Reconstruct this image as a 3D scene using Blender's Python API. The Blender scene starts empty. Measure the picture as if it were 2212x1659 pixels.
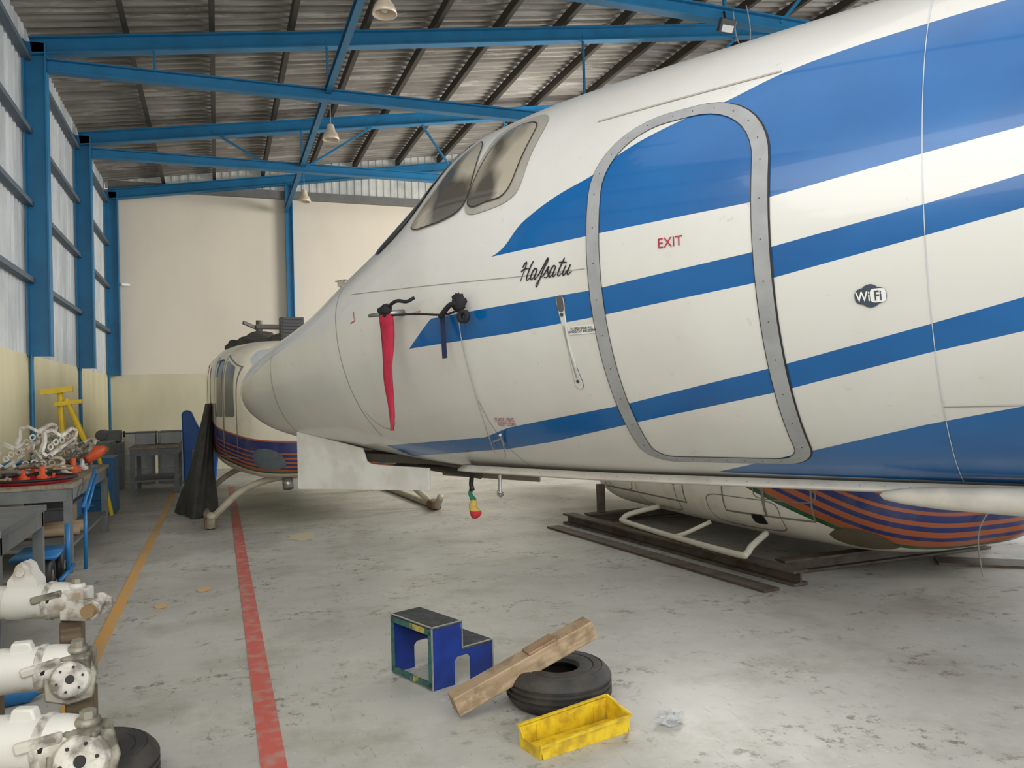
import bpy, math, random, bmesh
from mathutils import Matrix, Vector
random.seed(4)
sc=bpy.context.scene
COL=sc.collection
pi=math.pi
RD=math.radians
# ------------------------------------------------------------ materials
MATS={}
def nodes(name):
    m=bpy.data.materials.new(name); m.use_nodes=True
    nt=m.node_tree; b=nt.nodes['Principled BSDF']; return m,nt,b
def N(nt,t,**k):
    n=nt.nodes.new(t)
    for a,v in k.items(): setattr(n,a,v)
    return n
def math_(nt,op,a,b=None,c=None):
    n=nt.nodes.new('ShaderNodeMath'); n.operation=op
    for i,v in enumerate((a,b,c)):
        if v is None: continue
        if isinstance(v,(int,float)): n.inputs[i].default_value=v
        else: nt.links.new(v,n.inputs[i])
    return n.outputs[0]
def mix(nt,f,a,b,mode='MIX'):
    n=nt.nodes.new('ShaderNodeMix'); n.data_type='RGBA'; n.blend_type=mode
    for s,v in ((n.inputs[0],f),(n.inputs[6],a),(n.inputs[7],b)):
        if isinstance(v,(int,float)): s.default_value=v
        elif isinstance(v,(tuple,list)): s.default_value=(v[0],v[1],v[2],1)
        else: nt.links.new(v,s)
    return n.outputs[2]
def noise(nt,co,scale,detail=4,rough=.55):
    n=N(nt,'ShaderNodeTexNoise'); n.inputs['Scale'].default_value=scale; n.inputs['Detail'].default_value=detail; n.inputs['Roughness'].default_value=rough
    if co is not None: nt.links.new(co,n.inputs['Vector'])
    return n.outputs['Fac']
def ramp(nt,f,a,b,c0=(0,0,0),c1=(1,1,1)):
    r=N(nt,'ShaderNodeValToRGB'); r.color_ramp.elements[0].position=a; r.color_ramp.elements[1].position=b
    r.color_ramp.elements[0].color=(*c0,1); r.color_ramp.elements[1].color=(*c1,1); nt.links.new(f,r.inputs[0]); return r.outputs[0]
def objco(nt): return N(nt,'ShaderNodeTexCoord').outputs['Object']
def scaled(nt,co,s):
    m=N(nt,'ShaderNodeMapping'); m.inputs['Scale'].default_value=s; nt.links.new(co,m.inputs['Vector']); return m.outputs[0]
def S(r,g,b):
    f=lambda c:(c/255/12.92) if c/255<=.04045 else ((c/255+.055)/1.055)**2.4
    return (f(r),f(g),f(b))
def paint(name,col,rough=.5,metal=0,var=.25,dark=None,scale=6,bump=0,coat=0,lo=.42,hi=.62):
    if name in MATS: return MATS[name]
    m,nt,b=nodes(name); co=objco(nt)
    dk=dark or tuple(c*.5 for c in col)
    f=ramp(nt,noise(nt,co,scale,6),lo,hi)
    fm=math_(nt,'MULTIPLY',f,var)
    nt.links.new(mix(nt,fm,col,dk),b.inputs['Base Color'])
    b.inputs['Roughness'].default_value=rough; b.inputs['Metallic'].default_value=metal
    b.inputs['Coat Weight'].default_value=coat
    if bump:
        bp=N(nt,'ShaderNodeBump'); bp.inputs['Strength'].default_value=bump; bp.inputs['Distance'].default_value=.01
        nt.links.new(noise(nt,co,scale*5,4),bp.inputs['Height']); nt.links.new(bp.outputs[0],b.inputs['Normal'])
    MATS[name]=m; return m
# ------------------------------------------------------------ geometry helpers
def J(*gs):
    V=[];F=[]
    for v,f in gs:
        o=len(V); V+=[tuple(p) for p in v]; F+=[tuple(i+o for i in q) for q in f]
    return V,F
def xf(g,M): return [tuple(M@Vector(p)) for p in g[0]],g[1]
def tr(g,x,y,z): return [(p[0]+x,p[1]+y,p[2]+z) for p in g[0]],g[1]
def box(c,s,rz=0):
    x,y,z=[v/2 for v in s]
    V=[(-x,-y,-z),(x,-y,-z),(x,y,-z),(-x,y,-z),(-x,-y,z),(x,-y,z),(x,y,z),(-x,y,z)]
    F=[(0,3,2,1),(4,5,6,7),(0,1,5,4),(1,2,6,5),(2,3,7,6),(3,0,4,7)]
    if rz: V=[tuple(Matrix.Rotation(rz,3,'Z')@Vector(p)) for p in V]
    return [(p[0]+c[0],p[1]+c[1],p[2]+c[2]) for p in V],F
def bar(p1,p2,w,h,up=(0,0,1)):
    p1=Vector(p1);p2=Vector(p2);d=(p2-p1).normalized();u=Vector(up)
    if abs(d.dot(u))>.98: u=Vector((0,1,0))
    s=d.cross(u).normalized();u=s.cross(d).normalized()
    V=[]
    for p in (p1,p2):
        for a,b in ((-1,-1),(1,-1),(1,1),(-1,1)): V.append(tuple(p+s*a*w/2+u*b*h/2))
    return V,[(3,2,1,0),(4,5,6,7),(0,1,5,4),(1,2,6,5),(2,3,7,6),(3,0,4,7)]
def ibeam(p1,p2,w,h,t=.02,up=(0,0,1)):
    p1=Vector(p1);p2=Vector(p2);d=(p2-p1).normalized();u=Vector(up)
    if abs(d.dot(u))>.98: u=Vector((1,0,0))
    s=d.cross(u).normalized();u=s.cross(d).normalized()
    o=u*(h/2-t/2)
    return J(bar(p1+o,p2+o,w,t,u),bar(p1-o,p2-o,w,t,u),bar(p1,p2,t,h-2*t,u))
def tube(path,r,n=10,closed=False,caps=True):
    P=[Vector(p) for p in path];m=len(P);V=[];F=[]
    rr=r if isinstance(r,(list,tuple)) else [r]*m
    prev=None
    for i,p in enumerate(P):
        if closed: d=(P[(i+1)%m]-P[i-1]).normalized()
        else: d=(P[min(i+1,m-1)]-P[max(i-1,0)]).normalized()
        if prev is None:
            a=Vector((0,0,1)) if abs(d.z)<.9 else Vector((1,0,0)); s=d.cross(a).normalized()
        else: s=(prev-d*prev.dot(d)).normalized()
        prev=s;u=d.cross(s)
        for k in range(n):
            a=2*pi*k/n; V.append(tuple(p+(s*math.cos(a)+u*math.sin(a))*rr[i]))
    for i in range(m if closed else m-1):
        j=(i+1)%m
        for k in range(n): F.append((i*n+k,i*n+(k+1)%n,j*n+(k+1)%n,j*n+k))
    if caps and not closed: F.append(tuple(range(n))[::-1]); F.append(tuple((m-1)*n+k for k in range(n)))
    return V,F
def cyl(p1,p2,r,n=20,r2=None): return tube([p1,p2],[r,r if r2 is None else r2],n)
def rev(prof,n=48,axis='Z',closed=False):
    V=[];F=[];m=len(prof)
    for k in range(n):
        a=2*pi*k/n;c,s=math.cos(a),math.sin(a)
        for r,z in prof:
            V.append((r*c,r*s,z) if axis=='Z' else ((z,r*c,r*s) if axis=='X' else (r*s,z,r*c)))
    for k in range(n):
        j=(k+1)%n
        for i in range(m if closed else m-1):
            i2=(i+1)%m; F.append((k*m+i,j*m+i,j*m+i2,k*m+i2))
    return V,F
def cat(pts,k=6,closed=False):
    P=[Vector(p) for p in pts];n=len(P);out=[]
    for i in range(n if closed else n-1):
        if closed:a,b,c,d=P[i-1],P[i],P[(i+1)%n],P[(i+2)%n]
        else:a,b,c,d=P[max(i-1,0)],P[i],P[i+1],P[min(i+2,n-1)]
        for j in range(k):
            t=j/k; out.append(.5*((2*b)+(c-a)*t+(2*a-5*b+4*c-d)*t*t+(3*b-a-3*c+d)*t**3))
    if not closed: out.append(P[-1])
    return out
def plate(poly,t,plane='XZ',off=0):
    n=len(poly);V=[]
    for s in (-t/2,t/2):
        for a,b in poly:
            V.append({'XZ':(a,off+s,b),'YZ':(off+s,a,b),'XY':(a,b,off+s)}[plane])
    F=[tuple(range(n)),tuple(range(2*n-1,n-1,-1))]
    for i in range(n):
        j=(i+1)%n; F.append((j,i,i+n,j+n))
    return V,F
def mk(name,g,mat,parent=None,smooth=False,label=None,cat_=None,kind=None,group=None,loc=None,rot=None,bev=0,sub=0):
    me=bpy.data.meshes.new(name); me.from_pydata(g[0],[],g[1]); me.update()
    bm=bmesh.new(); bm.from_mesh(me); bmesh.ops.recalc_face_normals(bm,faces=bm.faces); bm.to_mesh(me); bm.free()
    o=bpy.data.objects.new(name,me); COL.objects.link(o)
    if mat: me.materials.append(mat)
    if smooth:
        for p in me.polygons: p.use_smooth=True
    if smooth=='a':
        try: me.set_sharp_from_angle(angle=RD(35))
        except Exception: pass
    if bev:
        b=o.modifiers.new('b','BEVEL'); b.width=bev; b.segments=2; b.limit_method='ANGLE'
    if sub:
        b=o.modifiers.new('s','SUBSURF'); b.levels=sub; b.render_levels=sub
    if loc: o.location=loc
    if rot: o.rotation_euler=rot
    if parent: o.parent=parent
    tag(o,label,cat_,kind,group); return o
def tag(o,label=None,cat_=None,kind=None,group=None):
    if label:o['label']=label
    if cat_:o['category']=cat_
    if kind:o['kind']=kind
    if group:o['group']=group
def emp(name,label,cat_,loc=(0,0,0),rot=(0,0,0),group=None):
    o=bpy.data.objects.new(name,None); o.empty_display_size=.1; COL.objects.link(o); o.location=loc;o.rotation_euler=rot
    tag(o,label,cat_,None,group); return o
# ------------------------------------------------------------ camera
cam=bpy.data.cameras.new('camera'); co=bpy.data.objects.new('camera',cam); COL.objects.link(co)
cam.sensor_fit='HORIZONTAL'; cam.sensor_width=36; cam.lens=1700/2212*36; cam.clip_start=.05; cam.clip_end=200
R=Matrix.Rotation(RD(-20.5),3,'Z')@Matrix.Rotation(RD(90.8),3,'X')@Matrix.Rotation(RD(-1.6),3,'Z')
co.matrix_world=Matrix.Translation((0,0,1.6))@R.to_4x4()
sc.camera=co
try: sc.view_settings.view_transform='Standard'
except Exception: pass
# ------------------------------------------------------------ room materials
def floor_mat():
    m,nt,b=nodes('floor_epoxy'); co=objco(nt)
    base=mix(nt,ramp(nt,noise(nt,co,.5,6,.6),.38,.62),S(186,185,177),S(162,161,154))
    st=ramp(nt,noise(nt,co,1.5,9,.68),.50,.66)
    base=mix(nt,math_(nt,'MULTIPLY',st,.5),base,S(134,125,110))
    big=ramp(nt,noise(nt,co,1.9,3,.5),.47,.62); sp=ramp(nt,noise(nt,co,10,9,.78),.53,.60)
    base=mix(nt,math_(nt,'MULTIPLY',math_(nt,'MULTIPLY',sp,big),.8),base,S(96,77,56))
    w=ramp(nt,noise(nt,scaled(nt,co,(7,20,1)),1.3,7,.8),.60,.65)
    base=mix(nt,math_(nt,'MULTIPLY',w,.4),base,S(222,221,214))
    sc_=ramp(nt,noise(nt,scaled(nt,co,(30,6,1)),1.0,5,.7),.61,.66)
    base=mix(nt,math_(nt,'MULTIPLY',sc_,.4),base,S(104,100,92))
    nt.links.new(base,b.inputs['Base Color'])
    r=ramp(nt,noise(nt,co,1.1,6),.35,.65,(.38,)*3,(.58,)*3); nt.links.new(r,b.inputs['Roughness'])
    bp=N(nt,'ShaderNodeBump'); bp.inputs['Strength'].default_value=.08; bp.inputs['Distance'].default_value=.01
    nt.links.new(noise(nt,co,3,5),bp.inputs['Height']); nt.links.new(bp.outputs[0],b.inputs['Normal'])
    return m
def wall_mat(name,c1,top=None,zs=2.33):
    m,nt,b=nodes(name); co=objco(nt)
    c=mix(nt,ramp(nt,noise(nt,scaled(nt,co,(1,1,.35)),1.2,6),.4,.7),c1,tuple(x*.86 for x in c1))
    if top:
        sep=N(nt,'ShaderNodeSeparateXYZ'); nt.links.new(co,sep.inputs[0])
        t=mix(nt,ramp(nt,noise(nt,scaled(nt,co,(1,1,.4)),.8,6),.4,.7),top,tuple(x*.92 for x in top))
        c=mix(nt,math_(nt,'GREATER_THAN',sep.outputs[2],zs),c,t)
    nt.links.new(c,b.inputs['Base Color']); b.inputs['Roughness'].default_value=.75
    bp=N(nt,'ShaderNodeBump'); bp.inputs['Strength'].default_value=.15; bp.inputs['Distance'].default_value=.01
    nt.links.new(noise(nt,co,14,4),bp.inputs['Height']); nt.links.new(bp.outputs[0],b.inputs['Normal'])
    return m
def sheet_mat(name,c,dark,emit=0,st=(1,1,1),lo=.4,hi=.7,v=.7,rough=.5,light=None):
    m,nt,b=nodes(name); co=objco(nt)
    f=ramp(nt,noise(nt,scaled(nt,co,st),1.5,8,.65),lo,hi)
    c2=mix(nt,math_(nt,'MULTIPLY',f,v),c,dark)
    if light: c2=mix(nt,math_(nt,'MULTIPLY',ramp(nt,noise(nt,scaled(nt,co,(.35,5,1)),2.3,8,.7),.54,.62),.75),c2,light)
    nt.links.new(c2,b.inputs['Base Color']); b.inputs['Roughness'].default_value=rough
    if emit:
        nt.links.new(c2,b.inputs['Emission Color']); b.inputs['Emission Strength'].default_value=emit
    return m
XW=-2.38; YB=20.5
mk('floor',([(XW-.2,-7,0),(22,-7,0),(22,YB+.2,0),(XW-.2,YB+.2,0)],[(0,1,2,3)]),floor_mat(),kind='structure',label='grey worn epoxy hangar floor')
yel=wall_mat('plaster_yellow',S(218,210,174))
mk('wall_left',box((XW-.1,(YB-7)/2,1.165),(.2,YB+7,2.33)),yel,kind='structure',label='yellow plastered lower block wall')
def corr(L0,L1,pitch,amp):
    out=[];x=L0
    while x<L1:
        for dx,h in ((0,0),(pitch*.55,0),(pitch*.65,amp),(pitch*.9,amp)): out.append((x+dx,h))
        x+=pitch
    out.append((L1,0)); return out
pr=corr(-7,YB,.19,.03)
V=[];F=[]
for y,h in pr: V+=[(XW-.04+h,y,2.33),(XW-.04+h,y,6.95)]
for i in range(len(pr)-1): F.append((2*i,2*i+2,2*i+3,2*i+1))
mk('wall_left',(V,F),sheet_mat('cladding_white_glow',S(190,193,192),S(136,142,144),emit=.10,st=(1,1,.25),lo=.42,hi=.6,v=.6),kind='structure',label='pale translucent corrugated wall cladding with added glow')  # sheets emit a little, an added glow standing in for daylight coming through
back=wall_mat('plaster_back',S(214,207,178),S(224,214,196))
mk('wall_back',box((9.75,YB+.1,3.35),(24.3,.2,6.7)),back,kind='structure',label='cream upper and yellow lower plastered back wall')
pr2=corr(XW,21.5,.19,.03); V=[];F=[]
def zroof(X): return 6.86+.155*(X+2.3) if X<12 else 6.86+.155*14.3-.155*(X-12)
for x,h in pr2: V+=[(x,YB-.02-h,6.7),(x,YB-.02-h,zroof(x)+.05)]
for i in range(len(pr2)-1): F.append((2*i,2*i+2,2*i+3,2*i+1))
mk('wall_back',(V,F),sheet_mat('gable_sheet',S(205,205,198),S(150,150,145),emit=.12),kind='structure',label='pale corrugated gable cladding')  # slight emission added to the gable sheets, which are no light source
mk('trim_1',box((9.8,YB-.06,6.78),(24.2,.12,.2)),paint('grey_beam',S(120,120,116),.6),kind='structure',label='grey ring beam on back wall')
# roof
pr3=corr(-7,YB,.2,.045); V=[];F=[]
xs=[XW-.1,12,21.5]
for y,h in pr3:
    for x in xs: V.append((x,y,zroof(x)-h+.04))
for i in range(len(pr3)-1):
    for j in range(2): F.append((3*i+j,3*i+3+j,3*i+4+j,3*i+1+j))
mk('ceiling',(V,F),sheet_mat('roof_sheet',S(148,143,135),S(104,97,88),st=(.25,2.2,1),lo=.42,hi=.6,v=.7,rough=.6,light=S(184,180,172)),kind='structure',label='weathered corrugated metal roof sheets')
pm=paint('purlin_steel',S(80,74,66),.6,.2)
n=2
for i in range(19):
    X=-1.13+1.135*i
    if X>20: break
    mk('trim_%d'%n,J(bar((X,-6.5,zroof(X)-.09),(X,YB,zroof(X)-.09),.03,.16),bar((X+.03,-6.5,zroof(X)-.165),(X+.03,YB,zroof(X)-.165),.07,.015)),pm,kind='structure',label='dark steel roof purlin'); n+=1
gm=paint('girt_steel',S(96,108,118),.6,.3)
for z in (3.32,4.36,5.35,6.35):
    mk('trim_%d'%n,box((XW+.05,(YB-7)/2,z),(.1,YB+7,.07)),gm,kind='structure',label='grey steel wall girt'); n+=1
red=paint('line_red',S(188,90,80),.5,var=.7,dark=S(168,146,134),scale=9,lo=.46,hi=.66)
ora=paint('line_orange',S(212,156,76),.5,var=.75,dark=S(180,166,140),scale=9,lo=.46,hi=.66)
mk('trim_%d'%n,box((.195,6.3,.002),(.11,19.5,.003)),red,kind='structure',label='red painted floor line'); n+=1
mk('trim_%d'%n,box((-.775,8.5,.002),(.085,14.5,.003)),ora,kind='structure',label='orange painted floor line'); n+=1
rp=random.Random(5)
for px_,py_,sx_,sy_ in ((-.155,7.3,.07,.12),(-.46,6.85,.06,.08),(-.5,6.6,.03,.03),(.9,9.6,.2,.35)):
    L=[(px_+sx_*rp.uniform(.6,1.1)*math.cos(t),py_+sy_*rp.uniform(.6,1.1)*math.sin(t),.0025) for t in [2*pi*i/14 for i in range(14)]]
    mk('trim_%d'%n,(L,[tuple(range(14))]),paint('paint_patch',S(208,160,92),.5,var=.7,dark=S(184,176,156),scale=8) if px_<.5 else paint('paint_patch_pale',S(192,180,146),.5,var=.8,dark=S(180,178,168),scale=8),kind='structure',label='spilled orange paint patch on the floor'); n+=1
# trusses
blue=paint('steel_blue',S(30,114,158),.45,.1,var=.35,dark=S(24,84,120),scale=3)
def truss(Y,struts,braces):
    e=emp('roof_truss','blue painted steel portal truss frame with tie beam','roof truss',(0,Y,0),group='blue roof trusses')
    zr=lambda X:6.52+.155*(X+2.2) if X<12 else 6.52+.155*14.2-.155*(X-12)
    mk('column',J(box((XW+.15,0,4.44),(.26,.02,4.28)),box((XW+.02,0,4.44),(.02,.2,4.28)),box((XW+.28,0,4.44),(.02,.2,4.28))),blue,e)
    mk('down_pipe',cyl((XW+.035,0,0),(XW+.035,0,2.32),.028,10),blue,e)
    mk('rafter',J(ibeam((XW+.1,0,zr(XW+.1)),(12,0,zr(12)),.17,.24),ibeam((12,0,zr(12)),(21.3,0,zr(21.3)),.17,.24)),blue,e)
    if struts:
        mk('tie_beam',ibeam((XW+.3,0,6.27),(21,0,6.27),.14,.18),blue,e)
        for X in struts: mk('strut',bar((X,0,6.3),(X,0,zr(X)),.035,.035),blue,e)
        for (x0,k0,x1,k1) in braces: mk('brace',bar((x0,0,6.3 if k0=='t' else zr(x0)),(x1,0,6.3 if k1=='t' else zr(x1)),.04,.04),blue,e)
    return e
truss(4.2,(1.68,6,10),()); truss(8.2,(1.68,6.05,10),((6.9,'t',8.6,'r'),(8.6,'r',10,'t')))
truss(12.2,(-.75,1.68,6.05,10),((7.2,'t',9.4,'r'),)); truss(16.2,(1.68,6.05,10),((0,'r',1,'t'),(1.75,'t',3.3,'r'),(4.1,'r',4.95,'t'))); truss(20.3,(),())
mk('longitudinal_tie',ibeam((1.68,-2,6.35),(1.68,20.2,6.35),.09,.12),blue,label='blue steel tie running between roof trusses',cat_='steel beam')
mk('wall_column',ibeam((1.76,20.36,0),(1.76,20.36,7.1),.16,.18,up=(1,0,0)),blue,label='blue steel column against the cream back wall',cat_='column')
# lamps
shade_m=paint('lamp_shade_metal',S(222,204,180),.35,.1,coat=.3); whitem=paint('white_plastic',S(225,225,220),.4); dk=paint('black_rubber',S(22,22,24),.55)
cordm=paint('cord_grey',S(150,150,150),.6)
for Y in (8.1,12.3,16.3):
    e=emp('high_bay_lamp','dome pendant hangar lamp on a thin cord','lamp',(1.72,Y,5.62),group='pendant hangar lamps')
    mk('lamp_shade',rev([(.045,.24),(.06,.2),(.07,.14),(.1,.1),(.125,.04),(.13,0),(.12,0),(.095,.09),(.05,.15),(.0,.17)],32),shade_m,e,True)
    mk('cord',cyl((0,0,.24),(0,0,.7),.008,8),cordm,e)
    mk('bulb',rev([(0,.02),(.03,.03),(.045,.07),(.03,.11),(0,.15)],16),whitem,e,True)
e=emp('flood_light','grey led floodlight bracketed on roof truss','floodlight',(6.0,8.1,6.1))
mk('housing',box((0,0,0),(.22,.07,.16)),paint('grey_dark',S(70,74,78),.5),e,bev=.01,rot=(.6,0,0))
mk('glass_panel',box((0,-.035,-.03),(.16,.01,.08)),whitem,e,rot=(.6,0,0)); mk('bracket',bar((0,0,0),(0,.05,.2),.02,.02),dk,e)
mk('hanging_cable',tube(cat([(6.1,8.1,6.3),(6.15,8.1,5.95),(6.3,8.1,5.8),(6.35,8.1,6.1),(6.3,8.1,6.4)],8),.008,6),cordm,None,True,label='loose grey cable looped below roof truss',cat_='cable')
e=emp('security_camera','small white camera bracketed to back wall','security camera',(-2.05,20.38,4.42))
mk('body',box((.08,-.12,0),(.2,.09,.07),.5),whitem,e,bev=.02); mk('bracket',bar((0,.1,.02),(.05,-.08,.02),.03,.03),whitem,e)
# ------------------------------------------------------------ loft class
class Loft:
    def __init__(s,T,mp,n=2.0):
        s.T=T;s.mp=mp;s.n=n;s.G=[s.pchip(k) for k in (1,2,3,4)]
    def pchip(s,k):
        xs=[t[0] for t in s.T]; ys=[t[k] for t in s.T]; n=len(xs)
        h=[xs[i+1]-xs[i] for i in range(n-1)]; d=[(ys[i+1]-ys[i])/h[i] for i in range(n-1)]
        m=[d[0]]+[0 if d[i-1]*d[i]<=0 else 3*(h[i-1]+h[i])/((2*h[i]+h[i-1])/d[i-1]+(h[i]+2*h[i-1])/d[i]) for i in range(1,n-1)]+[d[-1]]
        def g(x):
            x=max(0,min(x,xs[-1]-1e-6)); i=max(j for j in range(n-1) if xs[j]<=x); t=(x-xs[i])/h[i]
            return ys[i]*(1+2*t)*(1-t)**2+h[i]*m[i]*t*(1-t)**2+ys[i+1]*t*t*(3-2*t)+h[i]*m[i+1]*t*t*(t-1)
        return g
    def raw(s,x,phi):
        zt,zb,w,zw=[g(x) for g in s.G]; c,sn=math.cos(phi),math.sin(phi); e=2/s.n
        h=(zt-zw) if sn>0 else (zw-zb)
        return Vector(s.mp(x,w*math.copysign(abs(c)**e,c),zw+h*math.copysign(abs(sn)**e,sn)))
    def pt(s,x,phi,off=0):
        p=s.raw(x,phi)
        if off:
            a=s.raw(x+.01,phi)-s.raw(max(x-.01,0),phi); b=s.raw(x,phi+.02)-s.raw(x,phi-.02)
            nn=a.cross(b).normalized()
            zt,zb,w,zw=[g(x) for g in s.G]; c=Vector(s.mp(x,0,zw))
            if nn.dot(p-c)<0: nn=-nn
            p=p+nn*off
        return p
    def phi(s,x,z):
        zt,zb,w,zw=[g(x) for g in s.G]; h=(zt-zw) if z>zw else (zw-zb)
        u=max(-.9999,min(.9999,(z-zw)/h)); return math.asin(math.copysign(abs(u)**(s.n/2),u))
    def sp(s,x,z,off=0): return s.pt(x,s.phi(x,z),off)
    def mesh(s,st,nr=96,cap=True):
        V=[];F=[]
        for x in st:
            for k in range(nr): V.append(tuple(s.raw(x,2*pi*k/nr)))
        for i in range(len(st)-1):
            for k in range(nr): F.append((i*nr+k,i*nr+(k+1)%nr,(i+1)*nr+(k+1)%nr,(i+1)*nr+k))
        if cap: F.append(tuple((len(st)-1)*nr+k for k in range(nr)))
        return V,F
def fill(loop,f,K=8,c=None):
    n=len(loop); c=c or (sum(p[0] for p in loop)/n,sum(p[1] for p in loop)/n)
    V=[tuple(f(*c))];F=[]
    for k in range(1,K+1):
        t=k/K
        for p in loop: V.append(tuple(f(c[0]+(p[0]-c[0])*t,c[1]+(p[1]-c[1])*t)))
    for i in range(n):
        j=(i+1)%n; F.append((0,1+i,1+j))
        for k in range(K-1): F.append((1+k*n+i,1+(k+1)*n+i,1+(k+1)*n+j,1+k*n+j))
    return V,F
def ringstrip(a,b,f,K=2):
    n=len(a);V=[];F=[]
    for k in range(K+1):
        t=k/K
        for p,q in zip(a,b): V.append(tuple(f(p[0]+(q[0]-p[0])*t,p[1]+(q[1]-p[1])*t)))
    for i in range(n):
        j=(i+1)%n
        for k in range(K): F.append((k*n+i,k*n+j,(k+1)*n+j,(k+1)*n+i))
    return V,F
def ribbon(path,w,f):
    P=[Vector((p[0],p[1])) for p in path];V=[];F=[]
    for i,p in enumerate(P):
        d=(P[min(i+1,len(P)-1)]-P[max(i-1,0)]).normalized(); q=Vector((-d.y,d.x))
        ww=w[i] if isinstance(w,list) else w
        V+=[tuple(f(*(p+q*ww/2))),tuple(f(*(p-q*ww/2)))]
    for i in range(len(P)-1): F.append((2*i,2*i+1,2*i+3,2*i+2))
    return V,F
def dens(pts,step=.05):
    out=[]
    for a,b in zip(pts,pts[1:]):
        a=Vector((a[0],a[1]));b=Vector((b[0],b[1])); k=max(1,int((b-a).length/step))
        for i in range(k): out.append(a+(b-a)*i/k)
    out.append(Vector((pts[-1][0],pts[-1][1]))); return out
def rrect(cx,y0,y1,hw,rt,rb,n=10):
    out=[]
    for (x,y,r,a0) in ((cx+hw-rt,y1-rt,rt,0),(cx-hw+rt,y1-rt,rt,pi/2),(cx-hw+rb,y0+rb,rb,pi),(cx+hw-rb,y0+rb,rb,1.5*pi)):
        for i in range(n+1):
            a=a0+i/n*pi/2; out.append((x+r*math.cos(a),y+r*math.sin(a)))
    L=[]
    for i,p in enumerate(out):
        q=out[(i+1)%len(out)]; k=16 if abs(p[0]-q[0])<1e-5 else (6 if abs(p[1]-q[1])<1e-5 else 1)
        for j in range(k): L.append((p[0]+(q[0]-p[0])*j/k,p[1]+(q[1]-p[1])*j/k))
    return L
def textgeo(body,size,shear=0,bold=0):
    cu=bpy.data.curves.new('t','FONT'); cu.body=body; cu.size=size; cu.shear=shear; cu.align_x='CENTER'; cu.align_y='CENTER'; cu.resolution_u=4; cu.offset=bold; cu.space_line=.8
    o=bpy.data.objects.new('t',cu); COL.objects.link(o); bpy.context.view_layer.update()
    me=bpy.data.meshes.new_from_object(o.evaluated_get(bpy.context.evaluated_depsgraph_get()))
    V=[tuple(v.co) for v in me.vertices];F=[tuple(p.vertices) for p in me.polygons]
    bpy.data.objects.remove(o); bpy.data.meshes.remove(me); return V,F
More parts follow.
